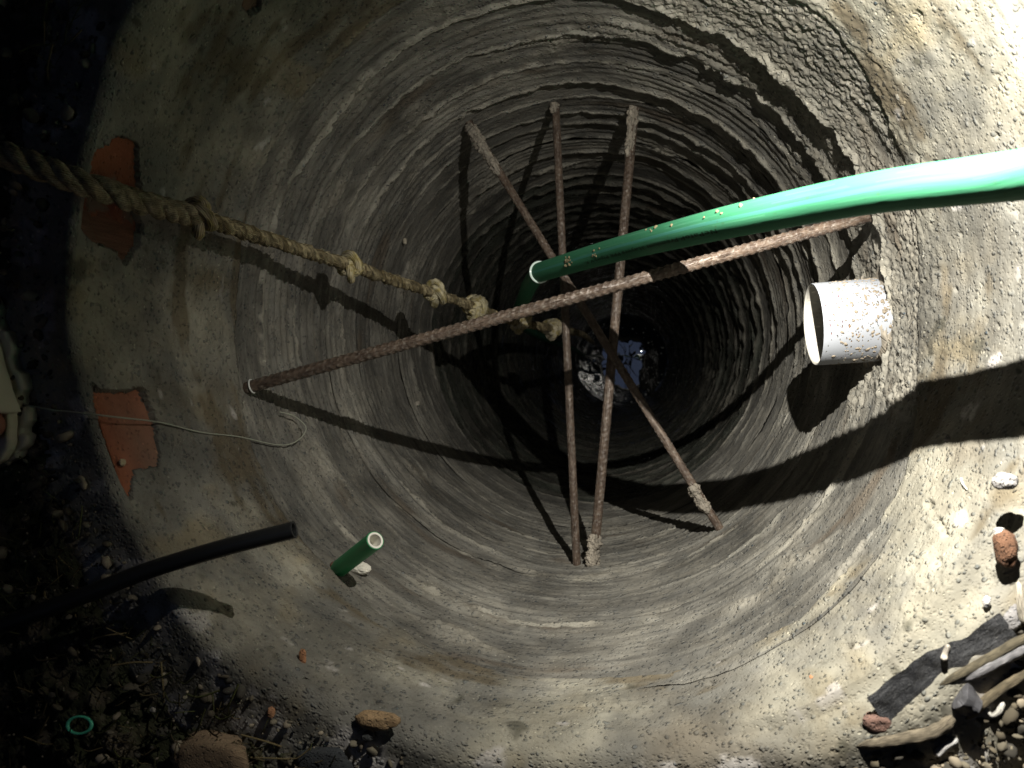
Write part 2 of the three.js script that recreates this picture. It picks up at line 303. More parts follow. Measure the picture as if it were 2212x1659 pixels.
// ---------------------------------------------------------------- ground
{
  const radii = []; for (let r = 0; r < 0.45; r += 0.0036) radii.push(r); for (let r = 0.45; r < 40; r *= 1.25) radii.push(r);
  const dry = [0.19, 0.155, 0.105], dark = [0.06, 0.05, 0.036], black = [0.03, 0.027, 0.02], moss = [0.05, 0.055, 0.022];
  const g = lining(radii.length, 1000, (th, j) => {
    const r = wallRadius(th, 0) + 0.045 + radii[j], X = r * Math.cos(th), Z = r * Math.sin(th), fade = 1 - sstep(radii[j], 0.6, 1.2);
    const a = fbm(X * 14, 1, Z * 14, 3), b = fbm(X * 60, 2, Z * 60, 3), e = fbm(X * 30, 5, Z * 30, 2);
    let y = rimY(th) - 0.011 + 0.06 * sstep(radii[j], 0.1, 3) * 0 + fade * (0.014 * a + 0.009 * b + 0.004 * Math.max(0, e) + 0.004 * fbm(X * 130, 3, Z * 130, 2)) + 0.02 * sstep(radii[j], 0.02, 0.14) - 0.01 * (1 - sstep(radii[j], 0, 0.03));
    let c = mixc(mixc(dark, dry, sstep(a + 0.4 * b, -0.3, 0.25)), black, sstep(e + 0.5 * b, 0.15, 0.5));
    c = mixc(c, moss, sstep(e + near(th, 2.6, 1.2) * 0.5, 0.1, 0.5));
    c = mixc(c, [0.2, 0.17, 0.12], 0.8 * sstep(b, 0.15, 0.45));
    return [r, y, c];
  });
  // the sheet faces up
  const ix = g.index.array; for (let i = 0; i < ix.length; i += 3) { const t = ix[i]; ix[i] = ix[i + 1]; ix[i + 1] = t; } g.computeVertexNormals();
  structure('ground', g, new THREE.MeshStandardMaterial({ vertexColors: true, map: concreteMap, bumpMap: concreteBump, bumpScale: 0.005, roughness: 0.95 }));
}
// where the ground is, for things that lie on it
const groundY = (x, z) => { const th = Math.atan2(z, x); return rimY(th) - 0.003 + 0.014 * sstep(Math.hypot(x, z) - wallRadius(th, 0) - 0.045, 0.02, 0.14); };
function G(px, py, up = 0) { let y = 0, p; for (let i = 0; i < 6; i++) { p = P(px, py, HEIGHT - y); y = groundY(p.x, p.z) + up; } return p; }

// ---------------------------------------------------------------- rebars
const rustMat = new THREE.MeshStandardMaterial({ vertexColors: true, roughness: 0.42, metalness: 0.1, bumpMap: concreteBump, bumpScale: 0.002 });
const mortarMat = new THREE.MeshStandardMaterial({ color: new THREE.Color().setRGB(0.36, 0.32, 0.26), map: concreteMap, bumpMap: concreteBump, bumpScale: 0.004, roughness: 0.95 });
function sweep(points, radial, segs, radiusAt, colorAt, closed) {     // a tube along a curve; radiusAt(s metres, angle)
  const curve = !Array.isArray(points) ? points : new THREE.CatmullRomCurve3(points, false, 'centripetal'), L = curve.getLength(), n = radial + 1;
  const frames = curve.computeFrenetFrames(segs, false), pos = [], col = [], uv = [], idx = [];
  for (let i = 0; i <= segs; i++) {
    const u = i / segs, c = curve.getPointAt(u), N = frames.normals[i], B = frames.binormals[i];
    for (let j = 0; j < n; j++) {
      const a = (j % radial) / radial * TAU, r = radiusAt(u * L, a, u), k = colorAt ? colorAt(u * L, a, u) : [1, 1, 1], ca = Math.cos(a) * r, sa = Math.sin(a) * r;
      pos.push(c.x + N.x * ca + B.x * sa, c.y + N.y * ca + B.y * sa, c.z + N.z * ca + B.z * sa); col.push(...k); uv.push(j / radial, u * L);
    }
  }
  for (let i = 0; i < segs; i++) for (let j = 0; j < radial; j++) { const a = i * n + j, b = a + n; idx.push(a, a + 1, b, b, a + 1, b + 1); }
  if (closed) for (const e of [0, segs]) { const o = pos.length / 3, c = curve.getPointAt(e / segs); pos.push(c.x, c.y, c.z); col.push(...(colorAt ? colorAt(e ? L : 0, 0, e / segs) : [1, 1, 1])); uv.push(0, 0); for (let j = 0; j < radial; j++) idx.push(...(e ? [o, e * n + j, e * n + j + 1] : [o, j + 1, j])); }
  const g = new THREE.BufferGeometry();
  g.setAttribute('position', new THREE.Float32BufferAttribute(pos, 3)); g.setAttribute('color', new THREE.Float32BufferAttribute(col, 3)); g.setAttribute('uv', new THREE.Float32BufferAttribute(uv, 2)); g.setIndex(idx);
  g.computeVertexNormals();
  const m = g.attributes.normal, a = new THREE.Vector3(), b = new THREE.Vector3();
  for (let i = 0; i <= segs; i++) { a.fromBufferAttribute(m, i * n); b.fromBufferAttribute(m, i * n + radial); a.add(b).normalize(); m.setXYZ(i * n, a.x, a.y, a.z); m.setXYZ(i * n + radial, a.x, a.y, a.z); }
  return g;
}
function lump(path, r, rough, s, segs = 80) {                               // mortar stuck round a bar
  return sweep(path, 28, segs, (d, a, u) => { const x = Math.cos(a), z = Math.sin(a); return r * (0.85 + 0.75 * fbm(x * 1.6 + s, d * 60, z * 1.6, 3) + 0.5 * fbm(x * 4, d * 190, z * 4 + s, 2)) * Math.pow(Math.max(0.02, Math.sin(Math.PI * clamp(u, 0.02, 0.98))), 0.2) + 0.0002; }, null, true);
}
function rebar(a, b, r, s, ribs, label, crusts) {
  const o = thing('rebar', label, 'rebar', null, undefined), dir = b.clone().sub(a).normalize(), A = a.clone().addScaledVector(dir, -0.035), B = b.clone().addScaledVector(dir, 0.035), L = A.distanceTo(B);
  const g = sweep(new THREE.LineCurve3(A, B), 22, Math.round(L / 0.0011), (d, q) => {
    const x = Math.cos(q), z = Math.sin(q), side = Math.sin(q) > 0 ? 1 : -1, w = Math.abs(Math.sin(q));
    const rib = Math.exp(-((((((d / 0.0095 + side * q * 0.6) % 1) + 1) % 1 - 0.5) / 0.16) ** 2)) * sstep(w, 0.15, 0.6), seam = sstep(Math.abs(Math.cos(q)), 0.94, 0.99);
    return r * (1 + ribs * 0.16 * rib + ribs * 0.1 * seam + 0.09 * fbm(x * 2 + s, d * 120, z * 2, 2) + 0.08 * fbm(x * 5 + s, d * 420, z * 5, 2));
  }, (d, q) => {
    const x = Math.cos(q), z = Math.sin(q), t = sstep(fbm(x * 1.5 + s, d * 60, z * 1.5, 4), -0.25, 0.3), u = sstep(fbm(x * 3 + s, d * 190 + 7, z * 3, 3), 0.1, 0.35);
    return mixc(mixc([0.066, 0.045, 0.033], [0.12, 0.087, 0.064], t), [0.22, 0.197, 0.168], 0.6 * u);
  });
  mesh('bar', g, rustMat, o);
  for (const [u0, u1, rr] of crusts) {
    const p = a.clone().lerp(b, u0), q = a.clone().lerp(b, u1), off = new THREE.Vector3(-0.002, 0.003, 0.001);
    mesh('mortar_crust', lump([p.clone().add(off), p.clone().lerp(q, 0.5).add(off), q.clone().add(off)], rr, 1, s + u0 * 10), mortarMat, o);
  }
  return o;
}
const barA = [W(532, 838), W(1893, 462)];
rebar(barA[0], barA[1], 0.0072, 1, 1, 'long ribbed rusty steel bar crossing the whole well above the other bars', []);
rebar(P(1025, 285, 1.27), P(1550, 1134, 1.2), 0.0066, 14, 0.7, 'rusty steel bar slanting from upper left to lower right over two upright bars', [[-0.02, 0.06, 0.0125], [0.04, 0.12, 0.0095], [0.905, 0.93, 0.0105], [0.925, 0.97, 0.009]]);
rebar(P(1200, 226, 1.315), P(1246, 1220, 1.245), 0.0066, 25, 0.5, 'thinner upright rusty steel bar, its lower end beside the crusted bar', [[-0.03, 0.02, 0.009]]);
rebar(P(1370, 236, 1.325), P(1281, 1223, 1.24), 0.0078, 36, 0.5, 'thicker upright rusty steel bar with mortar clots at both ends', [[-0.02, 0.05, 0.0105], [0.03, 0.11, 0.0095], [0.93, 0.965, 0.0125], [0.955, 1.01, 0.0125]]);
// ---------------------------------------------------------------- white drain pipe
{
  const base = W(1902, 690), mouth = P(1757, 701, HEIGHT - base.y), dir = mouth.clone().sub(base).normalize(), L = base.distanceTo(mouth);
  const o = thing('drain_pipe', 'short white plastic drain pipe speckled with mortar, sticking out of the right wall', 'pipe', mouth);
  const prof = []; const ro = 0.0515, ri = 0.0485;
  prof.push([ro - 0.0008, 0.0003], [ro, -0.0012]); for (let i = 1; i <= 30; i++) prof.push([ro, -0.0012 - (L + 0.08) * i / 30]);
  const g = new THREE.LatheGeometry(prof.map(([x, y]) => new THREE.Vector2(x, y)), 96);
  const pc = document.createElement('canvas'); pc.width = pc.height = 1024; const ctx = pc.getContext('2d');
  ctx.fillStyle = '#989ca3'; ctx.fillRect(0, 0, 1024, 1024);
  const heights = tileNoise(512, 4, 6, 71);
  seed = 12;
  const splash = []; for (let i = 0; i < 1500; i++) { const v = rnd(), x = rnd() * 1024; splash.push([x, 1024 * v, 0.8 + 2.6 * rnd() * rnd()]); }
  const spat = document.createElement('canvas'); spat.width = spat.height = 1024; const sx = spat.getContext('2d'); sx.fillStyle = '#000'; sx.fillRect(0, 0, 1024, 1024);
  for (const [x, y, r] of splash) { ctx.fillStyle = `rgba(${80 + 60 * rnd() | 0},${68 + 50 * rnd() | 0},${50 + 40 * rnd() | 0},0.85)`; const w = r * (0.6 + rnd()) * 1.7, h = r * (0.6 + rnd()); for (const q of [ctx, sx]) { if (q === sx) q.fillStyle = '#aaa'; q.beginPath(); q.ellipse(x, y, w, h, 1.2 * rnd(), 0, 7); q.fill(); } }
  const tex = (c, srgb) => { const t = new THREE.CanvasTexture(c); t.wrapS = t.wrapT = THREE.RepeatWrapping; if (srgb) t.colorSpace = THREE.SRGBColorSpace; return t; };
  const m = mesh('pipe_wall', g, new THREE.MeshStandardMaterial({ map: tex(pc, true), bumpMap: tex(spat), bumpScale: 0.002, roughness: 0.45 }), o);
  m.quaternion.setFromUnitVectors(new THREE.Vector3(0, 1, 0), dir);
  const bore = mesh('bore', new THREE.LatheGeometry([[0.001, -(L + 0.08)], [ri, -(L + 0.07)], [ri, -0.002], [ri + 0.0008, 0], [ro - 0.0008, 0.0003]].map(([x, y]) => new THREE.Vector2(x, y)), 96), new THREE.MeshStandardMaterial({ color: new THREE.Color().setRGB(0.62, 0.6, 0.54), roughness: 0.6, map: concreteMap }), o); bore.quaternion.copy(m.quaternion);
  // mortar grains stuck on the outside, thicker near the wall
  const bits = []; seed = 4;
  for (let i = 0; i < 560; i++) {
    const u = Math.pow(rnd(), 0.55), a = rnd() * TAU, s = 0.0008 + 0.0016 * rnd() * rnd(), k = new THREE.IcosahedronGeometry(s, 1);
    const q = k.attributes.position, f = 0.6 + 0.8 * rnd(); for (let j = 0; j < q.count; j++) q.setXYZ(j, q.getX(j) * (1 + 0.4 * n3(q.getX(j) * 900, i, q.getZ(j) * 900)), q.getY(j) * f * 1.5, q.getZ(j) * 0.45);
    k.rotateZ(rnd() * 3); k.translate(0, 0, ro); k.rotateY(a); k.translate(0, -L * (0.06 + 0.98 * u), 0); bits.push(k);
  }
  const b = mesh('mortar_specks', mergeGeometries(bits), new THREE.MeshStandardMaterial({ color: new THREE.Color().setRGB(0.24, 0.2, 0.15), roughness: 0.95 }), o); b.quaternion.copy(m.quaternion); b.userData.kind = 'stuff';
  const col = lump([base.clone().addScaledVector(dir, -0.03), base.clone().addScaledVector(dir, -0.005), base.clone().addScaledVector(dir, 0.024)], 0.06, 1, 5, 60); col.translate(-mouth.x, -mouth.y, -mouth.z);
  mesh('mortar_collar', col, mortarMat, o);
}
// ---------------------------------------------------------------- green supply pipe
{
  const pc = document.createElement('canvas'); pc.width = 2048; pc.height = 256; const lettering = (u0, u1) => { c.font = 'bold 16px sans-serif'; const s = 'NePatoP Premium 3Layers PPR Pipes V.K.', w = c.measureText(s).width; c.save(); c.translate(u0 * 2048, 104); c.scale(-(u0 - u1) * 2048 / w, 1); c.fillText(s, 0, 0); c.restore(); }; const c = pc.getContext('2d');
  c.fillStyle = '#337253'; c.fillRect(0, 0, 2048, 256);
  seed = 60;
  for (let i = 0; i < 500; i++) { c.fillStyle = `rgba(${rnd() < 0.5 ? '30,84,60' : '120,170,145'},${0.05 + 0.12 * rnd()})`; c.fillRect(rnd() * 2048, rnd() * 256, 20 + 160 * rnd(), 1 + 3 * rnd()); }
  for (let i = 0; i < 420; i++) { c.fillStyle = `rgba(60,70,40,${0.25 * rnd()})`; c.beginPath(); c.ellipse(rnd() * 2048, rnd() * 256, 1 + 4 * rnd(), 1 + 2 * rnd(), 0, 0, 7); c.fill(); }
  for (const [y, a] of [[118, 0.4]]) { c.fillStyle = `rgba(70,135,140,${a})`; c.fillRect(0, y, 2048, 9); }
  c.fillStyle = 'rgba(10,40,22,0.9)'; 
  const t = new THREE.CanvasTexture(pc); t.colorSpace = THREE.SRGBColorSpace; t.wrapS = t.wrapT = THREE.RepeatWrapping;
  const pts = [P(2900, 320, 0.33), P(2500, 345, 0.415), P(2350, 360, 0.46), P(2212, 377, 0.503), P(2080, 393, 0.54), P(1900, 415, 0.597), P(1600, 474, 0.73), P(1400, 522, 0.9), P(1290, 551, 1.03), P(1166, 588, 1.2)];
  const o = thing('supply_pipe', 'long bright green plastic water pipe arching in from the right over the bars', 'pipe');
  const R = 0.0158, curve = new THREE.CatmullRomCurve3(pts, false, 'centripetal'), g = sweep(curve, 40, 260, () => R, null, true);
  { const at = (p) => { let b = 0, d = 9; for (let i = 0; i <= 800; i++) { const q = curve.getPointAt(i / 800).distanceTo(p); if (q < d) { d = q; b = i / 800; } } return 1 - b; }; lettering(at(P(1572, 482, 0.745)), at(P(1280, 554, 1.045))); t.needsUpdate = true; }
  // lettering runs along the pipe: u along its length, v round it, zero facing down
  { const L = curve.getLength(), N = 41, u = g.attributes.uv, p = g.attributes.position; for (let i = 0; i <= 260; i++) { const ct = curve.getPointAt(i / 260), tg = curve.getTangentAt(i / 260), side = new THREE.Vector3(0, 1, 0).cross(tg).normalize(), up = tg.clone().cross(side); for (let j = 0; j < N; j++) { const k = i * N + j, v = new THREE.Vector3().fromBufferAttribute(p, k).sub(ct); let a = Math.atan2(v.dot(side), v.dot(up)) / TAU + 0.5; u.setXY(k, 1 - (i / 260) , a); } }
    for (let i = 0; i <= 260; i++) { let prev = null; for (let j = 0; j < N; j++) { const k = i * N + j; let a = u.getY(k); if (prev !== null) { while (a - prev > 0.5) a -= 1; while (a - prev < -0.5) a += 1; } u.setY(k, a); prev = a; } } }
  const mat = new THREE.MeshPhysicalMaterial({ map: t, roughness: 0.62, specularIntensity: 0.6, bumpMap: softBump, bumpScale: 0.0006 });
  mesh('pipe_wall', g, mat, o);
  const end = pts[pts.length - 1], dirEnd = curve.getTangentAt(1);
  const ringG = new THREE.TorusGeometry(R + 0.0006, 0.0022, 12, 48), ring = mesh('pipe_lip', ringG, new THREE.MeshPhysicalMaterial({ color: 0xdff2ea, roughness: 0.12, clearcoat: 1 }), o);
  ring.position.copy(end); ring.quaternion.setFromUnitVectors(new THREE.Vector3(0, 0, 1), dirEnd);
  const low = sweep([end.clone(), P(1150, 606, 1.3), P(1134, 640, 1.5), P(1122, 680, 1.9), P(1145, 715, 2.6), P(1240, 755, 5), P(1262, 770, 6.7)], 20, 120, () => R * 0.93, null, false);
  mesh('lower_pipe', low, mat, o);
  // crumbs of dirt on top
  const crumbs = []; seed = 71;
  for (const [u, n, w] of [[0.86, 22, 0.025], [0.77, 7, 0.03], [0.6, 5, 0.08], [0.45, 5, 0.09]]) for (let i = 0; i < n; i++) { const c0 = curve.getPointAt(u), tg = curve.getTangentAt(u), side = new THREE.Vector3(0, 1, 0).cross(tg).normalize(), up = tg.clone().cross(side).normalize(), a = (u > 0.7 ? 0.1 : -0.7) + 0.9 * (rnd() - 0.5), k = new THREE.IcosahedronGeometry(0.0009 + 0.0016 * rnd() * rnd(), 1); k.scale(1, 0.7, 1.3); k.rotateY(rnd() * 6); const q = c0.clone().addScaledVector(tg, (rnd() - 0.5) * w).addScaledVector(up, Math.cos(a) * R).addScaledVector(side, Math.sin(a) * R); k.translate(q.x, q.y, q.z); crumbs.push(k); }
  const cr = mesh('dirt_crumbs', mergeGeometries(crumbs), new THREE.MeshStandardMaterial({ color: new THREE.Color().setRGB(0.15, 0.125, 0.07), roughness: 1 }), o); cr.userData.kind = 'stuff';
}
// ---------------------------------------------------------------- green pipe stub in the lower left wall
{
  const base = W(730, 1230), tip = P(811, 1167, HEIGHT - base.y - 0.058), dir = tip.clone().sub(base).normalize(), L = base.distanceTo(tip);
  const o = thing('pipe_stub', 'short green plastic pipe stub with white bore poking from the lower left wall', 'pipe', tip), q = new THREE.Quaternion().setFromUnitVectors(new THREE.Vector3(0, 1, 0), dir);
  const lathe = (pts) => new THREE.LatheGeometry(pts.map(([x, y]) => new THREE.Vector2(x, y)), 48);
  const D = L + 0.03, green = new THREE.MeshStandardMaterial({ color: new THREE.Color().setRGB(0.03, 0.3, 0.11), roughness: 0.4, bumpMap: softBump, bumpScale: 0.0006 });
  mesh('outer_wall', lathe([[0.0092, -0.001], [0.0096, 0], [0.0101, -0.0004], [0.0105, -0.001], [0.0105, -D]]), green, o).quaternion.copy(q);
  mesh('white_bore', lathe([[0.001, -0.02], [0.0068, -0.02], [0.0068, -0.0004], [0.0072, 0.0002], [0.0088, 0.0004], [0.0093, -0.0001]]), new THREE.MeshStandardMaterial({ color: new THREE.Color().setRGB(0.75, 0.73, 0.66), roughness: 0.6 }), o).quaternion.copy(q);
  const k = new THREE.IcosahedronGeometry(0.013, 4), p = k.attributes.position; for (let i = 0; i < p.count; i++) { const s = 1 + 0.45 * fbm(p.getX(i) * 90, p.getY(i) * 90, p.getZ(i) * 90, 3); p.setXYZ(i, p.getX(i) * s, p.getY(i) * s * 0.75, p.getZ(i) * s * 0.6); } k.computeVertexNormals();
  const w = mesh('plaster_lump', k, new THREE.MeshStandardMaterial({ color: new THREE.Color().setRGB(0.72, 0.69, 0.6), roughness: 0.95, bumpMap: softBump, bumpScale: 0.002 })); w.position.copy(W(773, 1236, 0.006)); tag(w, 'small white lump of plaster under the green pipe stub', 'plaster');
}
// ---------------------------------------------------------------- black pipe at the lower left
{
  const curve = new THREE.CatmullRomCurve3([P(-260, 1440, 0.53), P(0, 1352, 0.545), P(175, 1289, 0.56), P(315, 1234, 0.57), P(480, 1184, 0.578), P(636, 1144, 0.586)], false, 'centripetal');
  const o = thing('black_hose', 'black plastic hose reaching over the rim from the lower left corner', 'hose'), m = new THREE.MeshStandardMaterial({ color: new THREE.Color().setRGB(0.022, 0.023, 0.024), roughness: 0.38, bumpMap: softBump, bumpScale: 0.0008 });
  mesh('hose_wall', sweep(curve, 32, 160, () => 0.0074, null, false), m, o);
  const tip = new THREE.LatheGeometry([[0.0052, -0.05], [0.0052, -0.0008], [0.0057, 0], [0.0069, 0], [0.0074, -0.0008]].map(([x, y]) => new THREE.Vector2(x, y)), 40), t = mesh('hose_end', tip, m, o);
  t.position.copy(curve.getPointAt(1)); t.quaternion.setFromUnitVectors(new THREE.Vector3(0, 1, 0), curve.getTangentAt(1));
}
// ---------------------------------------------------------------- the knotted rope
{
  const o = thing('rope', 'thick frayed yellow rope with knots hanging into the well from the upper left', 'rope');
  const ropeTex = tileNoise(512, 8, 6, 91), rmap = dataTex(512, (i) => { const x = i % 512, f = 0.5 + 0.5 * Math.sin((x + ((i / 512) | 0) * 0.9) / 512 * TAU * 16); return clamp(0.45 + 0.3 * f + (ropeTex[i] - 0.5) * 1.4, 0.15, 1); });
  const upper = new THREE.MeshStandardMaterial({ vertexColors: true, map: rmap, bumpMap: rmap, bumpScale: 0.002, roughness: 0.95 });
  const path = new THREE.CatmullRomCurve3([P(-330, 240, 0.5), P(-30, 322, 0.55), P(60, 352, 0.56), P(180, 396, 0.582), P(300, 436, 0.632), P(430, 470, 0.71), P(520, 498, 0.78), P(600, 524, 0.86), P(755, 574, 1.02), P(850, 605, 1.15), P(942, 635, 1.27), P(1026, 664, 1.4), P(1090, 688, 1.53), P(1140, 700, 1.66), P(1192, 710, 1.8), P(1245, 718, 2.25), P(1275, 735, 3.6), P(1290, 750, 6.4)], false, 'centripetal');
  const L = path.getLength(), U = 4000; let split = 0, bestX = 1e9; const cutAt = P(430, 470, 0.71);
  for (let i = 0; i <= U; i++) { const d = path.getPointAt(i / U).distanceTo(cutAt); if (d < bestX) { bestX = d; split = i / U; } }
  const sub = (u0, u1, n) => { const a = []; for (let i = 0; i <= n; i++) a.push(path.getPointAt(lerp(u0, u1, i / n))); return a; };
  function twist(u0, u1, R, r, pitch, segs, strands, tint, wob, name) {  // strands laid round one another
    const core = sub(u0, u1, segs), len = (u1 - u0) * L;
    for (let s = 0; s < strands; s++) {
      const pts = core.map((c, i) => {
        const u = lerp(u0, u1, i / segs), tg = path.getTangentAt(u), n = new THREE.Vector3(0, 1, 0).cross(tg).normalize(), b = tg.clone().cross(n), a = i / segs * len / pitch * TAU + s / strands * TAU + 0.5 * n3(u * 60, s, 1), w = R * (1 + wob * n3(u * L * 55, s * 7, 5));
        return c.clone().addScaledVector(n, Math.cos(a) * w).addScaledVector(b, Math.sin(a) * w);
      });
      const g = sweep(new THREE.CatmullRomCurve3(pts), 12, segs * 2, (d, a) => r * (1 + wob * 0.7 * fbm(d * 130, a, s * 5, 2) + 0.08 * Math.sin(a * 5 + d * 900)), (d, a) => { const t = sstep(fbm(d * 45, Math.cos(a) * 0.8, s * 3 + Math.sin(a) * 0.8, 3), -0.15, 0.3); return mixc(tint[0], tint[1], t); }, true);
      const uv = g.attributes.uv; for (let i = 0; i < uv.count; i++) uv.setXY(i, uv.getX(i), uv.getY(i) * 30);
      mesh(name, g, upper, o);
    }
  }
  twist(0, split, 0.0058, 0.0062, 0.055, 200, 3, [[0.34, 0.27, 0.16], [0.52, 0.44, 0.3]], 0.06, 'strand');
  twist(split, 0.62 * 1, 0.0047, 0.0052, 0.03, 420, 3, [[0.17, 0.13, 0.06], [0.5, 0.42, 0.25]], 0.75, 'frayed_strand');
  const tail = sweep(new THREE.CatmullRomCurve3(sub(0.618, 1, 60)), 12, 120, (d, a) => 0.006 * (1 + 0.3 * fbm(d * 40, a, 1, 2)), () => [0.3, 0.27, 0.18], true); mesh('wet_tail', tail, upper, o);
  // knots: a tight tangle of the same strand
  const knot = (px, py, depth, size, s, tint) => {
    let best = 0, bd = 9; const target = P(px, py, depth); for (let i = 0; i <= U; i++) { const d = path.getPointAt(i / U).distanceTo(target); if (d < bd) { bd = d; best = i / U; } }
    const parts = [];
    for (let k = 0; k < 2; k++) { const g = new THREE.TorusKnotGeometry(size * (0.62 - 0.12 * k), size * 0.3, 130, 14, 2 + k, 3); g.rotateX(s + k * 1.3); g.rotateY(s * 2.1 + k); parts.push(g); }
    const ball = new THREE.TorusKnotGeometry(size * 0.34, size * 0.36, 90, 14, 3, 2); ball.rotateZ(s); parts.push(ball);
    const g = mergeGeometries(parts), p = g.attributes.position, col = new Float32Array(p.count * 3);
    for (let i = 0; i < p.count; i++) { const x = p.getX(i), y = p.getY(i), z = p.getZ(i), f = 1 + 0.16 * fbm(x * 160 + s, y * 160, z * 160, 3); p.setXYZ(i, x * f, y * f, z * f); const c = mixc([0.36, 0.29, 0.1], tint, sstep(fbm(x * 110, y * 110 + s, z * 110, 3), -0.3, 0.2)); col.set(c, i * 3); }
    g.setAttribute('color', new THREE.BufferAttribute(col, 3)); g.computeVertexNormals();
    mesh('knot', g, upper, o).position.copy(path.getPointAt(best));
  };
  knot(432, 470, 0.71, 0.019, 1, [0.5, 0.41, 0.27]); knot(756, 574, 1.02, 0.0205, 2.3, [0.56, 0.49, 0.32]); knot(942, 635, 1.27, 0.022, 3.9, [0.62, 0.56, 0.38]); knot(1024, 664, 1.4, 0.024, 5.1, [0.62, 0.56, 0.38]); knot(1140, 700, 1.62, 0.026, 6.4, [0.6, 0.54, 0.4]); knot(1193, 710, 1.8, 0.024, 8.2, [0.6, 0.54, 0.4]);
  // loose fibres
  const fib = []; seed = 18;
  for (let i = 0; i < 900; i++) { const u = lerp(split - 0.03, 0.5, rnd()), c = path.getPointAt(u), d = new THREE.Vector3(rnd() - 0.5, rnd() - 0.5, rnd() - 0.5).normalize(), t = path.getTangentAt(u), s = 0.006 + 0.009 * rnd(), a = c.clone().addScaledVector(d, 0.005), b = c.clone().addScaledVector(d, 0.009).addScaledVector(t, s * 0.5), e = c.clone().addScaledVector(d, 0.011).addScaledVector(t, s); fib.push(new THREE.TubeGeometry(new THREE.CatmullRomCurve3([a, b, e]), 4, 0.00025, 3)); }
  const fm = mesh('loose_fibres', mergeGeometries(fib), new THREE.MeshStandardMaterial({ color: new THREE.Color().setRGB(0.6, 0.5, 0.3), roughness: 1 }), o); fm.userData.kind = 'stuff';
}
// ---------------------------------------------------------------- strings
{
  const pale = new THREE.MeshStandardMaterial({ color: new THREE.Color().setRGB(0.3, 0.31, 0.25), roughness: 0.8 });
  const line = (pts, r, label) => { const g = new THREE.TubeGeometry(new THREE.CatmullRomCurve3(pts, false, 'centripetal'), 120, r, 7), p = g.attributes.position; for (let i = 0; i < p.count; i++) { p.setXYZ(i, p.getX(i) + 0.0006 * n3(p.getX(i) * 90, 1, p.getZ(i) * 90), p.getY(i), p.getZ(i) + 0.0006 * n3(p.getZ(i) * 90, 5, p.getX(i) * 90)); } g.computeVertexNormals(); return tag(mesh('string', g, pale), label, 'string'); };
  line([G(50, 874, 0.008), G(120, 887, 0.008), W(200, 900, 0.006), W(330, 916, 0.006), W(420, 935, 0.004), W(500, 945, 0.004), W(610, 965, 0.006), W(632, 955, 0.012), W(641, 932, 0.015), W(622, 907, 0.012), W(596, 893, 0.006)], 0.0009, 'thin pale string running from the slipper across the brick and hooking back at its end');
  const e = barA[0], d = barA[1].clone().sub(e).normalize(), ring = new THREE.TorusGeometry(0.0086, 0.0011, 8, 36), k = tag(mesh('plastic_tie', ring, new THREE.MeshStandardMaterial({ color: 0xd6d8d4, roughness: 0.4 })), 'thin white plastic loop round the left end of the long bar', 'plastic tie');
  k.position.copy(e).addScaledVector(d, 0.008); k.quaternion.setFromUnitVectors(new THREE.Vector3(0, 0, 1), d);
}
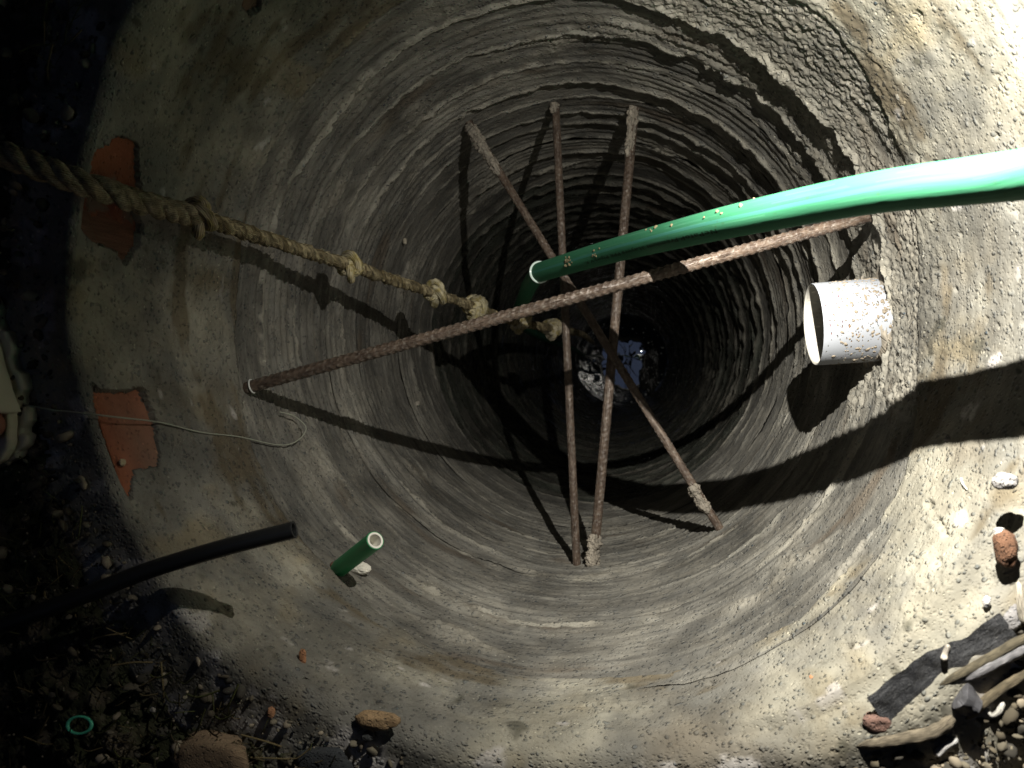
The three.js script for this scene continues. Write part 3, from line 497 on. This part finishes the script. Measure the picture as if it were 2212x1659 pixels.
// ---------------------------------------------------------------- the foot in a slipper at the left edge
{
  const toe = G(-28, 978, 0.02), heel = G(-240, 480, 0.02), dir = heel.clone().sub(toe); dir.y = 0; dir.normalize();
  const o = thing('person', 'person standing at the left rim in a cream slipper, one toe showing', 'person', new THREE.Vector3(toe.x, 0.012, toe.z));
  o.rotation.y = Math.atan2(dir.x, dir.z);                            // local +z runs from toe to heel
  // foot, toes, ankle and shin as one surface
  const bones = [[[0, 0.03, 0.05], [0, 0.05, 0.13], 0.032, 0.036], [[0.018, 0.03, 0.06], [0.012, 0.05, 0.14], 0.028, 0.03], [[-0.02, 0.028, 0.06], [-0.012, 0.04, 0.15], 0.024, 0.03], [[0, 0.05, 0.13], [0, 0.06, 0.205], 0.034, 0.034], [[0, 0.04, 0.21], [0, 0.11, 0.195], 0.034, 0.036], [[0, 0.1, 0.195], [0.0, 0.3, 0.2], 0.036, 0.052], [[0, 0.3, 0.2], [0, 0.47, 0.19], 0.052, 0.05]];
  for (const [x, z, r, l] of [[-0.026, 0.018, 0.0135, 0.032], [-0.005, 0.016, 0.0095, 0.03], [0.012, 0.024, 0.009, 0.026], [0.026, 0.034, 0.0085, 0.024], [0.037, 0.046, 0.008, 0.02]]) bones.push([[x, 0.026, z], [x * 0.85, 0.03, z + l], r, r * 0.95]);
  const field = (p, scale, off) => {
    let v = 1e9; const a = new THREE.Vector3(), b = new THREE.Vector3();
    for (const [s, e, r0, r1] of bones) { a.set(...s); b.set(...e); const ab = b.clone().sub(a), t = clamp(p.clone().sub(a).dot(ab) / ab.lengthSq(), 0, 1), d = p.distanceTo(a.clone().addScaledVector(ab, t)) - lerp(r0, r1, t), k = 0.008, h = clamp(0.5 + 0.5 * (d - v) / k, 0, 1); v = v > 1e8 ? d : lerp(d, v, h) - k * h * (1 - h); }
    return v;
  };
  const grid = (N, c, half) => {
    const mc = new MarchingCubes(N, new THREE.MeshStandardMaterial(), false, false, 200000); mc.isolation = 0; const p = new THREE.Vector3();
    for (let z = 0; z < N; z++) for (let y = 0; y < N; y++) for (let x = 0; x < N; x++) { p.set((x - N / 2) / (N / 2) * half + c[0], (y - N / 2) / (N / 2) * half + c[1], (z - N / 2) / (N / 2) * half + c[2]); mc.field[x + y * N + z * N * N] = -field(p); }
    mc.update();
    const g = new THREE.BufferGeometry(), ps = mc.positionArray.slice(0, mc.count * 3), ns = mc.normalArray.slice(0, mc.count * 3);
    for (let i = 0; i < mc.count; i++) for (let k = 0; k < 3; k++) ps[i * 3 + k] = ps[i * 3 + k] * half + c[k];
    g.setAttribute('position', new THREE.BufferAttribute(ps, 3)); g.setAttribute('normal', new THREE.BufferAttribute(ns, 3));
    return g;
  };
  const skin = new THREE.MeshPhysicalMaterial({ color: new THREE.Color().setRGB(0.3, 0.13, 0.085), roughness: 0.55, bumpMap: null });
  const body = mesh('body', grid(100, [0, 0.235, 0.12], 0.27), skin, o);
  const nail = new THREE.SphereGeometry(0.0075, 20, 12); nail.scale(0.9, 0.25, 1.1); nail.translate(-0.026, 0.0395, 0.013); mesh('toenail', nail, new THREE.MeshStandardMaterial({ color: new THREE.Color().setRGB(0.42, 0.24, 0.17), roughness: 0.35 }), o);
  const cream = new THREE.MeshStandardMaterial({ color: new THREE.Color().setRGB(0.66, 0.6, 0.48), roughness: 0.6, bumpMap: softBump, bumpScale: 0.001 });
  const slipper = new THREE.Group(); slipper.name = 'slipper'; slipper.userData.label = 'cream rubber slipper with a ribbed sole edge and open toe'; o.add(slipper);
  // sole with scalloped edge
  const outline = (k, sc) => { const a = []; for (let i = 0; i < 240; i++) { const t = i / 240 * TAU, z = 0.128 - 0.138 * Math.cos(t), w = (0.05 - 0.012 * sstep(z, 0.08, 0.2)) * Math.pow(Math.abs(Math.sin(t)), 0.62) * Math.sign(Math.sin(t)), rib = sc * (0.5 + 0.5 * Math.tanh(3.2 * Math.sin(t * 21))); a.push(new THREE.Vector2((w + 0.004) * k - Math.sign(w) * (rib - sc), -(z * 1) + (Math.cos(t) > 0 ? -1 : 1) * 0.0)); } return a; };
  const layer = (k, sc, depth, y) => { const g = new THREE.ExtrudeGeometry(new THREE.Shape(outline(k, sc)), { depth, bevelEnabled: true, bevelSize: 0.003, bevelThickness: 0.003, bevelSegments: 3, steps: 1, curveSegments: 4 }); g.rotateX(-Math.PI / 2); g.translate(0, y, 0); return g; };
  mesh('sole', mergeGeometries([layer(0.98, 0.006, 0.008, -0.012), layer(0.92, 0.001, 0.006, 0.003)]), cream, slipper);
  // upper: a dome over the foot, open at the toe
  const up = new THREE.BufferGeometry(), ps = [], ix = [], M = 30, K = 24;
  for (let i = 0; i <= M; i++) for (let j = 0; j <= K; j++) { const z = lerp(0.052, 0.19, i / M), a = lerp(0, Math.PI, j / K), open = 0.026 * Math.pow(Math.sin(a), 2) * (1 - i / M), half = 0.047 - 0.008 * sstep(z, 0.08, 0.17), top = lerp(0.062, 0.108, i / M); ps.push(Math.cos(a) * half + 0.003, 0.006 + Math.pow(Math.sin(a), 0.75) * top, z + open - 0.03 * Math.abs(Math.cos(a)) * (1 - i / M)); }
  for (let i = 0; i < M; i++) for (let j = 0; j < K; j++) { const a = i * (K + 1) + j, b = a + K + 1; ix.push(a, a + 1, b, b, a + 1, b + 1); }
  up.setAttribute('position', new THREE.Float32BufferAttribute(ps, 3)); up.setIndex(ix); up.computeVertexNormals();
  const inner = up.clone(), ip = inner.attributes.position, inn = inner.attributes.normal; for (let i = 0; i < ip.count; i++) ip.setXYZ(i, ip.getX(i) - 0.0035 * Math.sign(inn.getY(i) || 1) * inn.getX(i), ip.getY(i) - 0.0035 * Math.abs(inn.getY(i)), ip.getZ(i) - 0.0035 * inn.getZ(i) * 0);
  mesh('strap', mergeGeometries([up, inner]), cream, slipper);
  const cuff = new THREE.CylinderGeometry(0.075, 0.07, 0.16, 40, 12, true), cp = cuff.attributes.position; for (let i = 0; i < cp.count; i++) { const f = 1 + 0.06 * n3(cp.getX(i) * 40, cp.getY(i) * 20, cp.getZ(i) * 40); cp.setXYZ(i, cp.getX(i) * f, cp.getY(i), cp.getZ(i) * f); } cuff.translate(0, 0.45, 0.195); cuff.computeVertexNormals();
  mesh('trouser_leg', cuff, new THREE.MeshStandardMaterial({ color: new THREE.Color().setRGB(0.05, 0.055, 0.07), roughness: 0.95, side: THREE.DoubleSide }), o);
}
// ---------------------------------------------------------------- stones, sticks and rubbish on the ground
function stone(px, py, s, color, label, category, sq = [1, 0.7, 0.8], name = 'stone', onWall, turn = 0) {
  const g = mergeVertices(new THREE.IcosahedronGeometry(1, 5).deleteAttribute('normal').deleteAttribute('uv')), p = g.attributes.position, k = px * 0.37 + py * 0.11;
  for (let i = 0; i < p.count; i++) { const x = p.getX(i), y = p.getY(i), z = p.getZ(i), f = 1 + 0.34 * fbm(x * 1.1 + k, y * 1.1, z * 1.1, 2) + 0.1 * fbm(x * 5 + k, y * 5, z * 5, 3); p.setXYZ(i, Math.sign(x) * Math.pow(Math.abs(x), 0.8) * f * s * sq[0], Math.sign(y) * Math.pow(Math.abs(y), 0.8) * f * s * sq[1], Math.sign(z) * Math.pow(Math.abs(z), 0.8) * f * s * sq[2]); }
  g.computeVertexNormals();
  const uv = new Float32Array(p.count * 2); for (let i = 0; i < p.count; i++) { uv[i * 2] = (p.getX(i) + p.getY(i)) * 6; uv[i * 2 + 1] = (p.getZ(i) + p.getY(i)) * 6; } g.setAttribute('uv', new THREE.BufferAttribute(uv, 2));
  const m = mesh(name, g, new THREE.MeshStandardMaterial({ color: new THREE.Color().setRGB(...color), map: concreteMap, bumpMap: concreteBump, bumpScale: 0.003, roughness: 0.9 }));
  m.position.copy(onWall ? W(px, py, s * 0.3) : G(px, py, s * sq[1] * 0.5)); m.rotation.y = turn;
  return tag(m, label, category);
}
const T = 1 / 2500;                                                   // metres per picture unit at the ground
stone(2041, 1496, 19 * T, [0.62, 0.52, 0.34], 'pale tan stone at the end of the grey tube', 'stone');
stone(2050, 1520, 12 * T, [0.4, 0.36, 0.26], 'small dull stone below the pale tan stone', 'stone');
stone(2185, 1336, 19 * T, [0.3, 0.29, 0.29], 'smooth grey stone at the right edge above the black plastic', 'stone', [0.8, 0.7, 1.5], 'stone', false, -0.5);
stone(2131, 1300, 9 * T, [0.85, 0.83, 0.8], 'tiny bright white chip above the black plastic', 'chip', [0.7, 0.6, 1.2], 'chip');
stone(2172, 1185, 25 * T, [0.2, 0.1, 0.055], 'brown and orange brick fragment near the right edge', 'brick fragment', [0.8, 0.7, 1.3], 'brick_fragment');
stone(2158, 1150, 9 * T, [0.7, 0.68, 0.62], 'small white pebble beside the brick fragment', 'pebble', [1, 0.7, 1], 'pebble');
stone(1756, 1467, 6.5 * T, [0.6, 0.25, 0.12], 'little orange pebble on the pale rim at the lower right', 'pebble', [1, 0.8, 1], 'pebble', true);
stone(1893, 1560, 23 * T, [0.24, 0.14, 0.11], 'reddish lump with white crust at the lower end of the black plastic', 'brick fragment', [1.1, 0.7, 0.8], 'brick_fragment');
stone(1910, 1544, 11 * T, [0.8, 0.78, 0.74], 'white crumb of plaster on the reddish lump', 'plaster', [1.3, 0.9, 0.8], 'plaster_crumb');
stone(2170, 1040, 20 * T, [0.45, 0.43, 0.42], 'grey white rubble knob high on the right edge', 'stone', [1, 0.8, 0.8]);
stone(652, 1424, 14 * T, [0.5, 0.24, 0.12], 'orange brick crumb low in the left rim below the black hose', 'brick fragment', [0.6, 0.5, 1.5], 'brick_fragment', true);
stone(455, 1640, 60 * T, [0.34, 0.24, 0.15], 'large dusty tan stone cut by the lower left edge', 'stone', [1.5, 0.6, 0.9]);
stone(700, 1650, 45 * T, [0.05, 0.055, 0.06], 'dark slate piece at the bottom edge', 'stone', [1.4, 0.4, 0.8]);
stone(586, 1538, 10 * T, [0.5, 0.25, 0.13], 'small orange brick crumb at the dark lower rim', 'brick fragment', [0.8, 0.7, 1.2], 'brick_fragment');
stone(815, 1556, 32 * T, [0.45, 0.3, 0.16], 'flat ochre stone on the rim at the bottom', 'stone', [1.5, 0.5, 0.6]);
stone(795, 1590, 14 * T, [0.07, 0.075, 0.075], 'dark pebble below the flat ochre stone', 'stone');
stone(331, 1532, 7 * T, [0.5, 0.47, 0.4], 'pale pebble on the mossy ground at the lower left', 'pebble', [1, 0.7, 1], 'pebble');
stone(900, 872, 9 * T * 1.9, [0.55, 0.5, 0.42], 'pale pebble set in the left lining below the long bar', 'pebble', [0.7, 0.9, 0.8], 'pebble', true);
stone(873, 520, 9 * T * 1.7, [0.6, 0.54, 0.42], 'pale mortar chip on the lining above the rope', 'chip', [0.6, 0.6, 1], 'chip', true);
stone(718, 1224, 7 * T * 1.4, [0.2, 0.1, 0.065], 'broken brick crumb in the hole of the green stub', 'brick fragment', [0.8, 0.8, 1.2], 'brick_fragment', true);
stone(262, 1000, 10 * T, [0.62, 0.5, 0.33], 'cream crumb on the exposed brick', 'chip', [0.6, 0.9, 0.9], 'chip', true);
// black plastic strip
{
  const a = G(1895, 1540, 0.006), b = G(2195, 1372, 0.007), d = b.clone().sub(a), L = d.length(), g = new THREE.PlaneGeometry(L, 0.03, 120, 18), p = g.attributes.position; g.rotateX(-Math.PI / 2);
  for (let i = 0; i < p.count; i++) { const x = p.getX(i), z = p.getZ(i), e = 1 + 0.35 * n3(x * 30, 4, 1) + 0.15 * n3(x * 90, 4, 1); p.setXYZ(i, x, 0.004 * fbm(x * 25, 2, z * 40, 3) + 0.0016 * n3(x * 100, 0, z * 120), z * e + 0.006 * n3(x * 14, 8, 2)); }
  const low = g.clone(), q = low.attributes.position; for (let i = 0; i < q.count; i++) q.setY(i, q.getY(i) - 0.0012);
  g.computeVertexNormals(); low.computeVertexNormals();
  const m = mesh('plastic_strip', mergeGeometries([g, low]), new THREE.MeshStandardMaterial({ color: new THREE.Color().setRGB(0.022, 0.023, 0.026), roughness: 0.5, bumpMap: concreteBump, bumpScale: 0.002 }));
  m.position.copy(a).lerp(b, 0.5); m.rotation.y = -Math.atan2(d.z, d.x); tag(m, 'crumpled strip of black plastic along the lower right rim', 'plastic strip');
}
function stick(pts, r0, r1, color, label, category, name, rough = 0.9) {
  const g = sweep(pts, 16, 90, (d, a, u) => lerp(r0, r1, u) * (1 + 0.4 * fbm(Math.cos(a), d * 60, Math.sin(a) + r0 * 900, 3) + 0.16 * fbm(Math.cos(a) * 4, d * 45, Math.sin(a) * 4, 2)) * Math.pow(Math.max(0.05, Math.min(1, 8 * u, 8 * (1 - u) + 0.3)), 0.5), (d, a) => { const t = sstep(fbm(Math.cos(a) * 2, d * 90, Math.sin(a) * 2, 3), -0.2, 0.3); return mixc(color.map((v) => v * 0.55), color, t); }, true);
  const m = mesh(name, g, new THREE.MeshStandardMaterial({ vertexColors: true, roughness: rough, bumpMap: concreteBump, bumpScale: 0.002 }));
  return tag(m, label, category);
}
stick([G(2078, 1469, 0.008), G(2140, 1436, 0.009), G(2320, 1345, 0.010)], 0.0046, 0.005, [0.24, 0.235, 0.245], 'grey plastic tube on the soil at the lower right edge', 'tube', 'plastic_tube', 0.4);
stick([G(2030, 1480, 0.007), G(2120, 1430, 0.009), G(2320, 1325, 0.010)], 0.003, 0.0042, [0.13, 0.11, 0.07], 'dark straight stick lying along the grey tube', 'stick', 'stick');
stick([G(1850, 1612, 0.006), G(1905, 1602, 0.008), G(1965, 1592, 0.009), G(2020, 1578, 0.009), G(2058, 1548, 0.008)], 0.0036, 0.0055, [0.22, 0.185, 0.13], 'thick pale root curving below the black plastic', 'root', 'root');
stick([G(2085, 1553, 0.007), G(2130, 1512, 0.008), G(2180, 1476, 0.008), G(2300, 1410, 0.008)], 0.0036, 0.003, [0.16, 0.13, 0.08], 'brown root between the grey tube and the corner', 'root', 'root');
stick([G(2128, 1526, 0.006), G(2142, 1545, 0.008), G(2156, 1538, 0.009), G(2166, 1516, 0.007)], 0.0014, 0.0022, [0.75, 0.73, 0.66], 'bent white twig at the lower right', 'twig', 'twig');
stick([G(2018, 1632, 0.006), G(2042, 1612, 0.007), G(2068, 1596, 0.006)], 0.003, 0.002, [0.75, 0.74, 0.72], 'short white stick near the bottom right corner', 'stick', 'stick');
stick([G(2199, 1255, 0.007), G(2205, 1300, 0.010), G(2214, 1345, 0.008)], 0.002, 0.0035, [0.75, 0.68, 0.55], 'pale twig standing by the right edge', 'twig', 'twig');
stick([W(2043, 1430, 0.002), G(2040, 1415, 0.006), G(2048, 1392, 0.006)], 0.0024, 0.0018, [0.7, 0.64, 0.55], 'short pale twig lying across the end of the black plastic', 'twig', 'twig');
stick([W(2083, 1035, 0.003), W(2090, 1050, 0.004), W(2097, 1062, 0.003)], 0.0014, 0.0008, [0.8, 0.78, 0.7], 'tiny white straw stuck on the right rim', 'straw', 'straw');
stick([G(2105, 1530, 0.010), G(2080, 1508, 0.010), G(2068, 1500, 0.010)], 0.009, 0.01, [0.1, 0.1, 0.11], 'dark grey plastic scrap beside the pale tan stone', 'plastic scrap', 'plastic_scrap', 0.5);
{
  const r = new THREE.TorusGeometry(0.0085, 0.0013, 10, 40); r.rotateX(Math.PI / 2 - 0.3); r.scale(1.4, 1, 0.8);
  const m = mesh('plastic_ring', r, new THREE.MeshStandardMaterial({ color: new THREE.Color().setRGB(0.1, 0.55, 0.35), roughness: 0.4 })); m.position.copy(G(172, 1566, 0.01)); tag(m, 'small green plastic ring on the dark ground at the lower left', 'plastic ring');
}
// loose grit and dead grass
{
  const kinds = [[0.16, 0.14, 0.1], [0.09, 0.075, 0.05], [0.26, 0.22, 0.16], [0.05, 0.045, 0.035]], n = 18000, g = mergeVertices(new THREE.IcosahedronGeometry(1, 1).deleteAttribute('normal').deleteAttribute('uv')), gp = g.attributes.position;
  for (let i = 0; i < gp.count; i++) { const f = 1 + 0.4 * n3(gp.getX(i) * 2, gp.getY(i) * 2, gp.getZ(i) * 2); gp.setXYZ(i, gp.getX(i) * f, gp.getY(i) * f * 0.8, gp.getZ(i) * f); } g.computeVertexNormals();
  const im = new THREE.InstancedMesh(g, new THREE.MeshStandardMaterial({ roughness: 0.95 }), n), M = new THREE.Matrix4(), q = new THREE.Quaternion(), e = new THREE.Euler(), c = new THREE.Color();
  seed = 401;
  for (let i = 0; i < n; i++) {
    const th = i % 3 ? -0.2 + 1.9 * rnd() : rnd() * TAU, r = wallRadius(th, 0) + 0.03 + 0.36 * Math.pow(rnd(), 1.5), x = r * Math.cos(th), z = r * Math.sin(th), s = 0.001 + 0.005 * Math.pow(rnd(), 5), k = kinds[(rnd() * 4) | 0], w = 0.7 + 0.6 * rnd();
    q.setFromEuler(e.set(rnd() * 6, rnd() * 6, rnd() * 6)); M.compose(new THREE.Vector3(x, groundY(x, z) + s * 0.4 + 0.006 * (r > wallRadius(th, 0) + 0.06 ? 1 : 0), z), q, new THREE.Vector3(s, s * (0.6 + 0.5 * rnd()), s * (0.7 + 0.9 * rnd())));
    im.setMatrixAt(i, M); im.setColorAt(i, c.setRGB(k[0] * w, k[1] * w, k[2] * w));
  }
  im.name = 'gravel'; im.userData.kind = 'stuff'; im.castShadow = im.receiveShadow = true; scene.add(im); tag(im, 'loose grit and crumbs of mortar on the soil round the rim', 'gravel');
  const blade = new THREE.TubeGeometry(new THREE.CatmullRomCurve3([new THREE.Vector3(0, 0, 0), new THREE.Vector3(0.4, 0.12, 0.05), new THREE.Vector3(1, 0.06, -0.1)]), 5, 0.025, 4), m2 = 3200, gr = new THREE.InstancedMesh(blade, new THREE.MeshStandardMaterial({ roughness: 0.9 }), m2);
  for (let i = 0; i < m2; i++) {
    const th = 1.75 + 2.6 * rnd(), r = wallRadius(th, 0) + 0.055 + 0.35 * Math.pow(rnd(), 1.2), x = r * Math.cos(th), z = r * Math.sin(th), s = Math.hypot(x + 0.52, (z + 0.04) * 0.5) < 0.12 ? 0.001 : 0.012 + 0.03 * rnd() * rnd(), w = 0.5 + rnd();
    q.setFromEuler(e.set((rnd() - 0.5) * 0.8, 0.4 + 1.2 * (rnd() - 0.5) + (rnd() < 0.25 ? 3 * rnd() : 0), 0.1 + 0.5 * rnd())); M.compose(new THREE.Vector3(x, groundY(x, z) + 0.004, z), q, new THREE.Vector3(s, s, s)); gr.setMatrixAt(i, M); gr.setColorAt(i, rnd() < 0.5 ? c.setRGB(0.07 * w, 0.075 * w, 0.02 * w) : c.setRGB(0.13 * w, 0.1 * w, 0.045 * w));
  }
  gr.name = 'dead_grass'; gr.userData.kind = 'stuff'; gr.castShadow = gr.receiveShadow = true; scene.add(gr); tag(gr, 'matted moss and dead grass on the dark ground at the left', 'grass');
}
// ---------------------------------------------------------------- the lamp that lights the shaft, standing beyond the upper right edge
{
  const o = thing('work_lamp', 'small work lamp on a bent stand beside the well', 'lamp', lampAt), dir = lampAim.clone().sub(lampAt).normalize(), q = new THREE.Quaternion().setFromUnitVectors(new THREE.Vector3(0, 1, 0), dir);
  const body = new THREE.LatheGeometry([[0.001, -0.09], [0.016, -0.088], [0.018, -0.03], [0.026, -0.012], [0.027, -0.001], [0.022, -0.001], [0.02, -0.012], [0.001, -0.02]].map(([x, y]) => new THREE.Vector2(x, y)), 40);
  mesh('housing', body, new THREE.MeshStandardMaterial({ color: 0x181a1c, roughness: 0.4 }), o).quaternion.copy(q);
  const lens = new THREE.CylinderGeometry(0.011, 0.011, 0.003, 32), l = mesh('lamp_lens', lens, new THREE.MeshStandardMaterial({ color: 0xffffff, emissive: LAMP_COLOR, emissiveIntensity: 2 }), o); l.quaternion.copy(q); l.position.copy(dir).multiplyScalar(-0.009);
  const foot = new THREE.Vector3(lampAt.x + 0.24, 0.02, lampAt.z - 0.22), back = lampAt.clone().addScaledVector(dir, -0.085);
  const neck = new THREE.TubeGeometry(new THREE.CatmullRomCurve3([back, back.clone().add(new THREE.Vector3(0.02, 0.1, -0.02)), back.clone().add(new THREE.Vector3(0.14, 0.13, -0.12)), foot.clone().add(new THREE.Vector3(0.01, 0.2, -0.01)), foot]), 60, 0.006, 10); neck.translate(-lampAt.x, -lampAt.y, -lampAt.z);
  mesh('bent_neck', neck, new THREE.MeshStandardMaterial({ color: 0x202224, roughness: 0.5 }), o);
  const baseG = new THREE.CylinderGeometry(0.07, 0.08, 0.025, 40); baseG.translate(foot.x - lampAt.x, foot.y - lampAt.y, foot.z - lampAt.z); mesh('base', baseG, new THREE.MeshStandardMaterial({ color: 0x202224, roughness: 0.5 }), o);
  // the bare spill of the reflector, and the brighter beam and core inside it
  for (const [name, power, cone, aim] of [['lamp_spill', SPILL, 1.43, spillAim], ['lamp_beam', BEAM, 0.68, lampAim], ['lamp_core', CORE, 0.27, coreAim]]) {
    const spot = new THREE.SpotLight(LAMP_COLOR, power, 0, cone, 1, 2);
    spot.name = name; spot.position.copy(lampAt); spot.target.position.copy(aim); spot.shadow.radius = 0.13; spot.castShadow = true; scene.add(spot, spot.target);
  }
}
// ---------------------------------------------------------------- the dark shed over the well, open above the mouth
{
  const o = thing('shed', 'dark timber shed round the well with an opening in its roof', 'shed'), wood = new THREE.MeshStandardMaterial({ color: new THREE.Color().setRGB(0.05, 0.042, 0.034), roughness: 0.95 });
  for (const [x, z, w, d] of [[2.1, 0, 0.12, 4.2], [-2.1, 0, 0.12, 4.2], [0, 2.1, 4.08, 0.12], [0, -2.1, 4.08, 0.12]]) { const g = new THREE.BoxGeometry(w, 2.6, d); g.translate(x, 1.0, z); mesh('wall', g, wood, o); }
  const s = new THREE.Shape([[-2.3, -2.3], [2.3, -2.3], [2.3, 2.3], [-2.3, 2.3]].map(([x, y]) => new THREE.Vector2(x, y))), h = new THREE.Path(); h.absellipse(-0.13, -0.03, 0.58, 0.5, 0, TAU, true); s.holes.push(h);
  const roof = new THREE.ExtrudeGeometry(s, { depth: 0.08, bevelEnabled: false, curveSegments: 48 }); roof.rotateX(-Math.PI / 2); roof.translate(0, 2.3, 0); mesh('roof', roof, wood, o);
}
renderer.render(scene, camera);
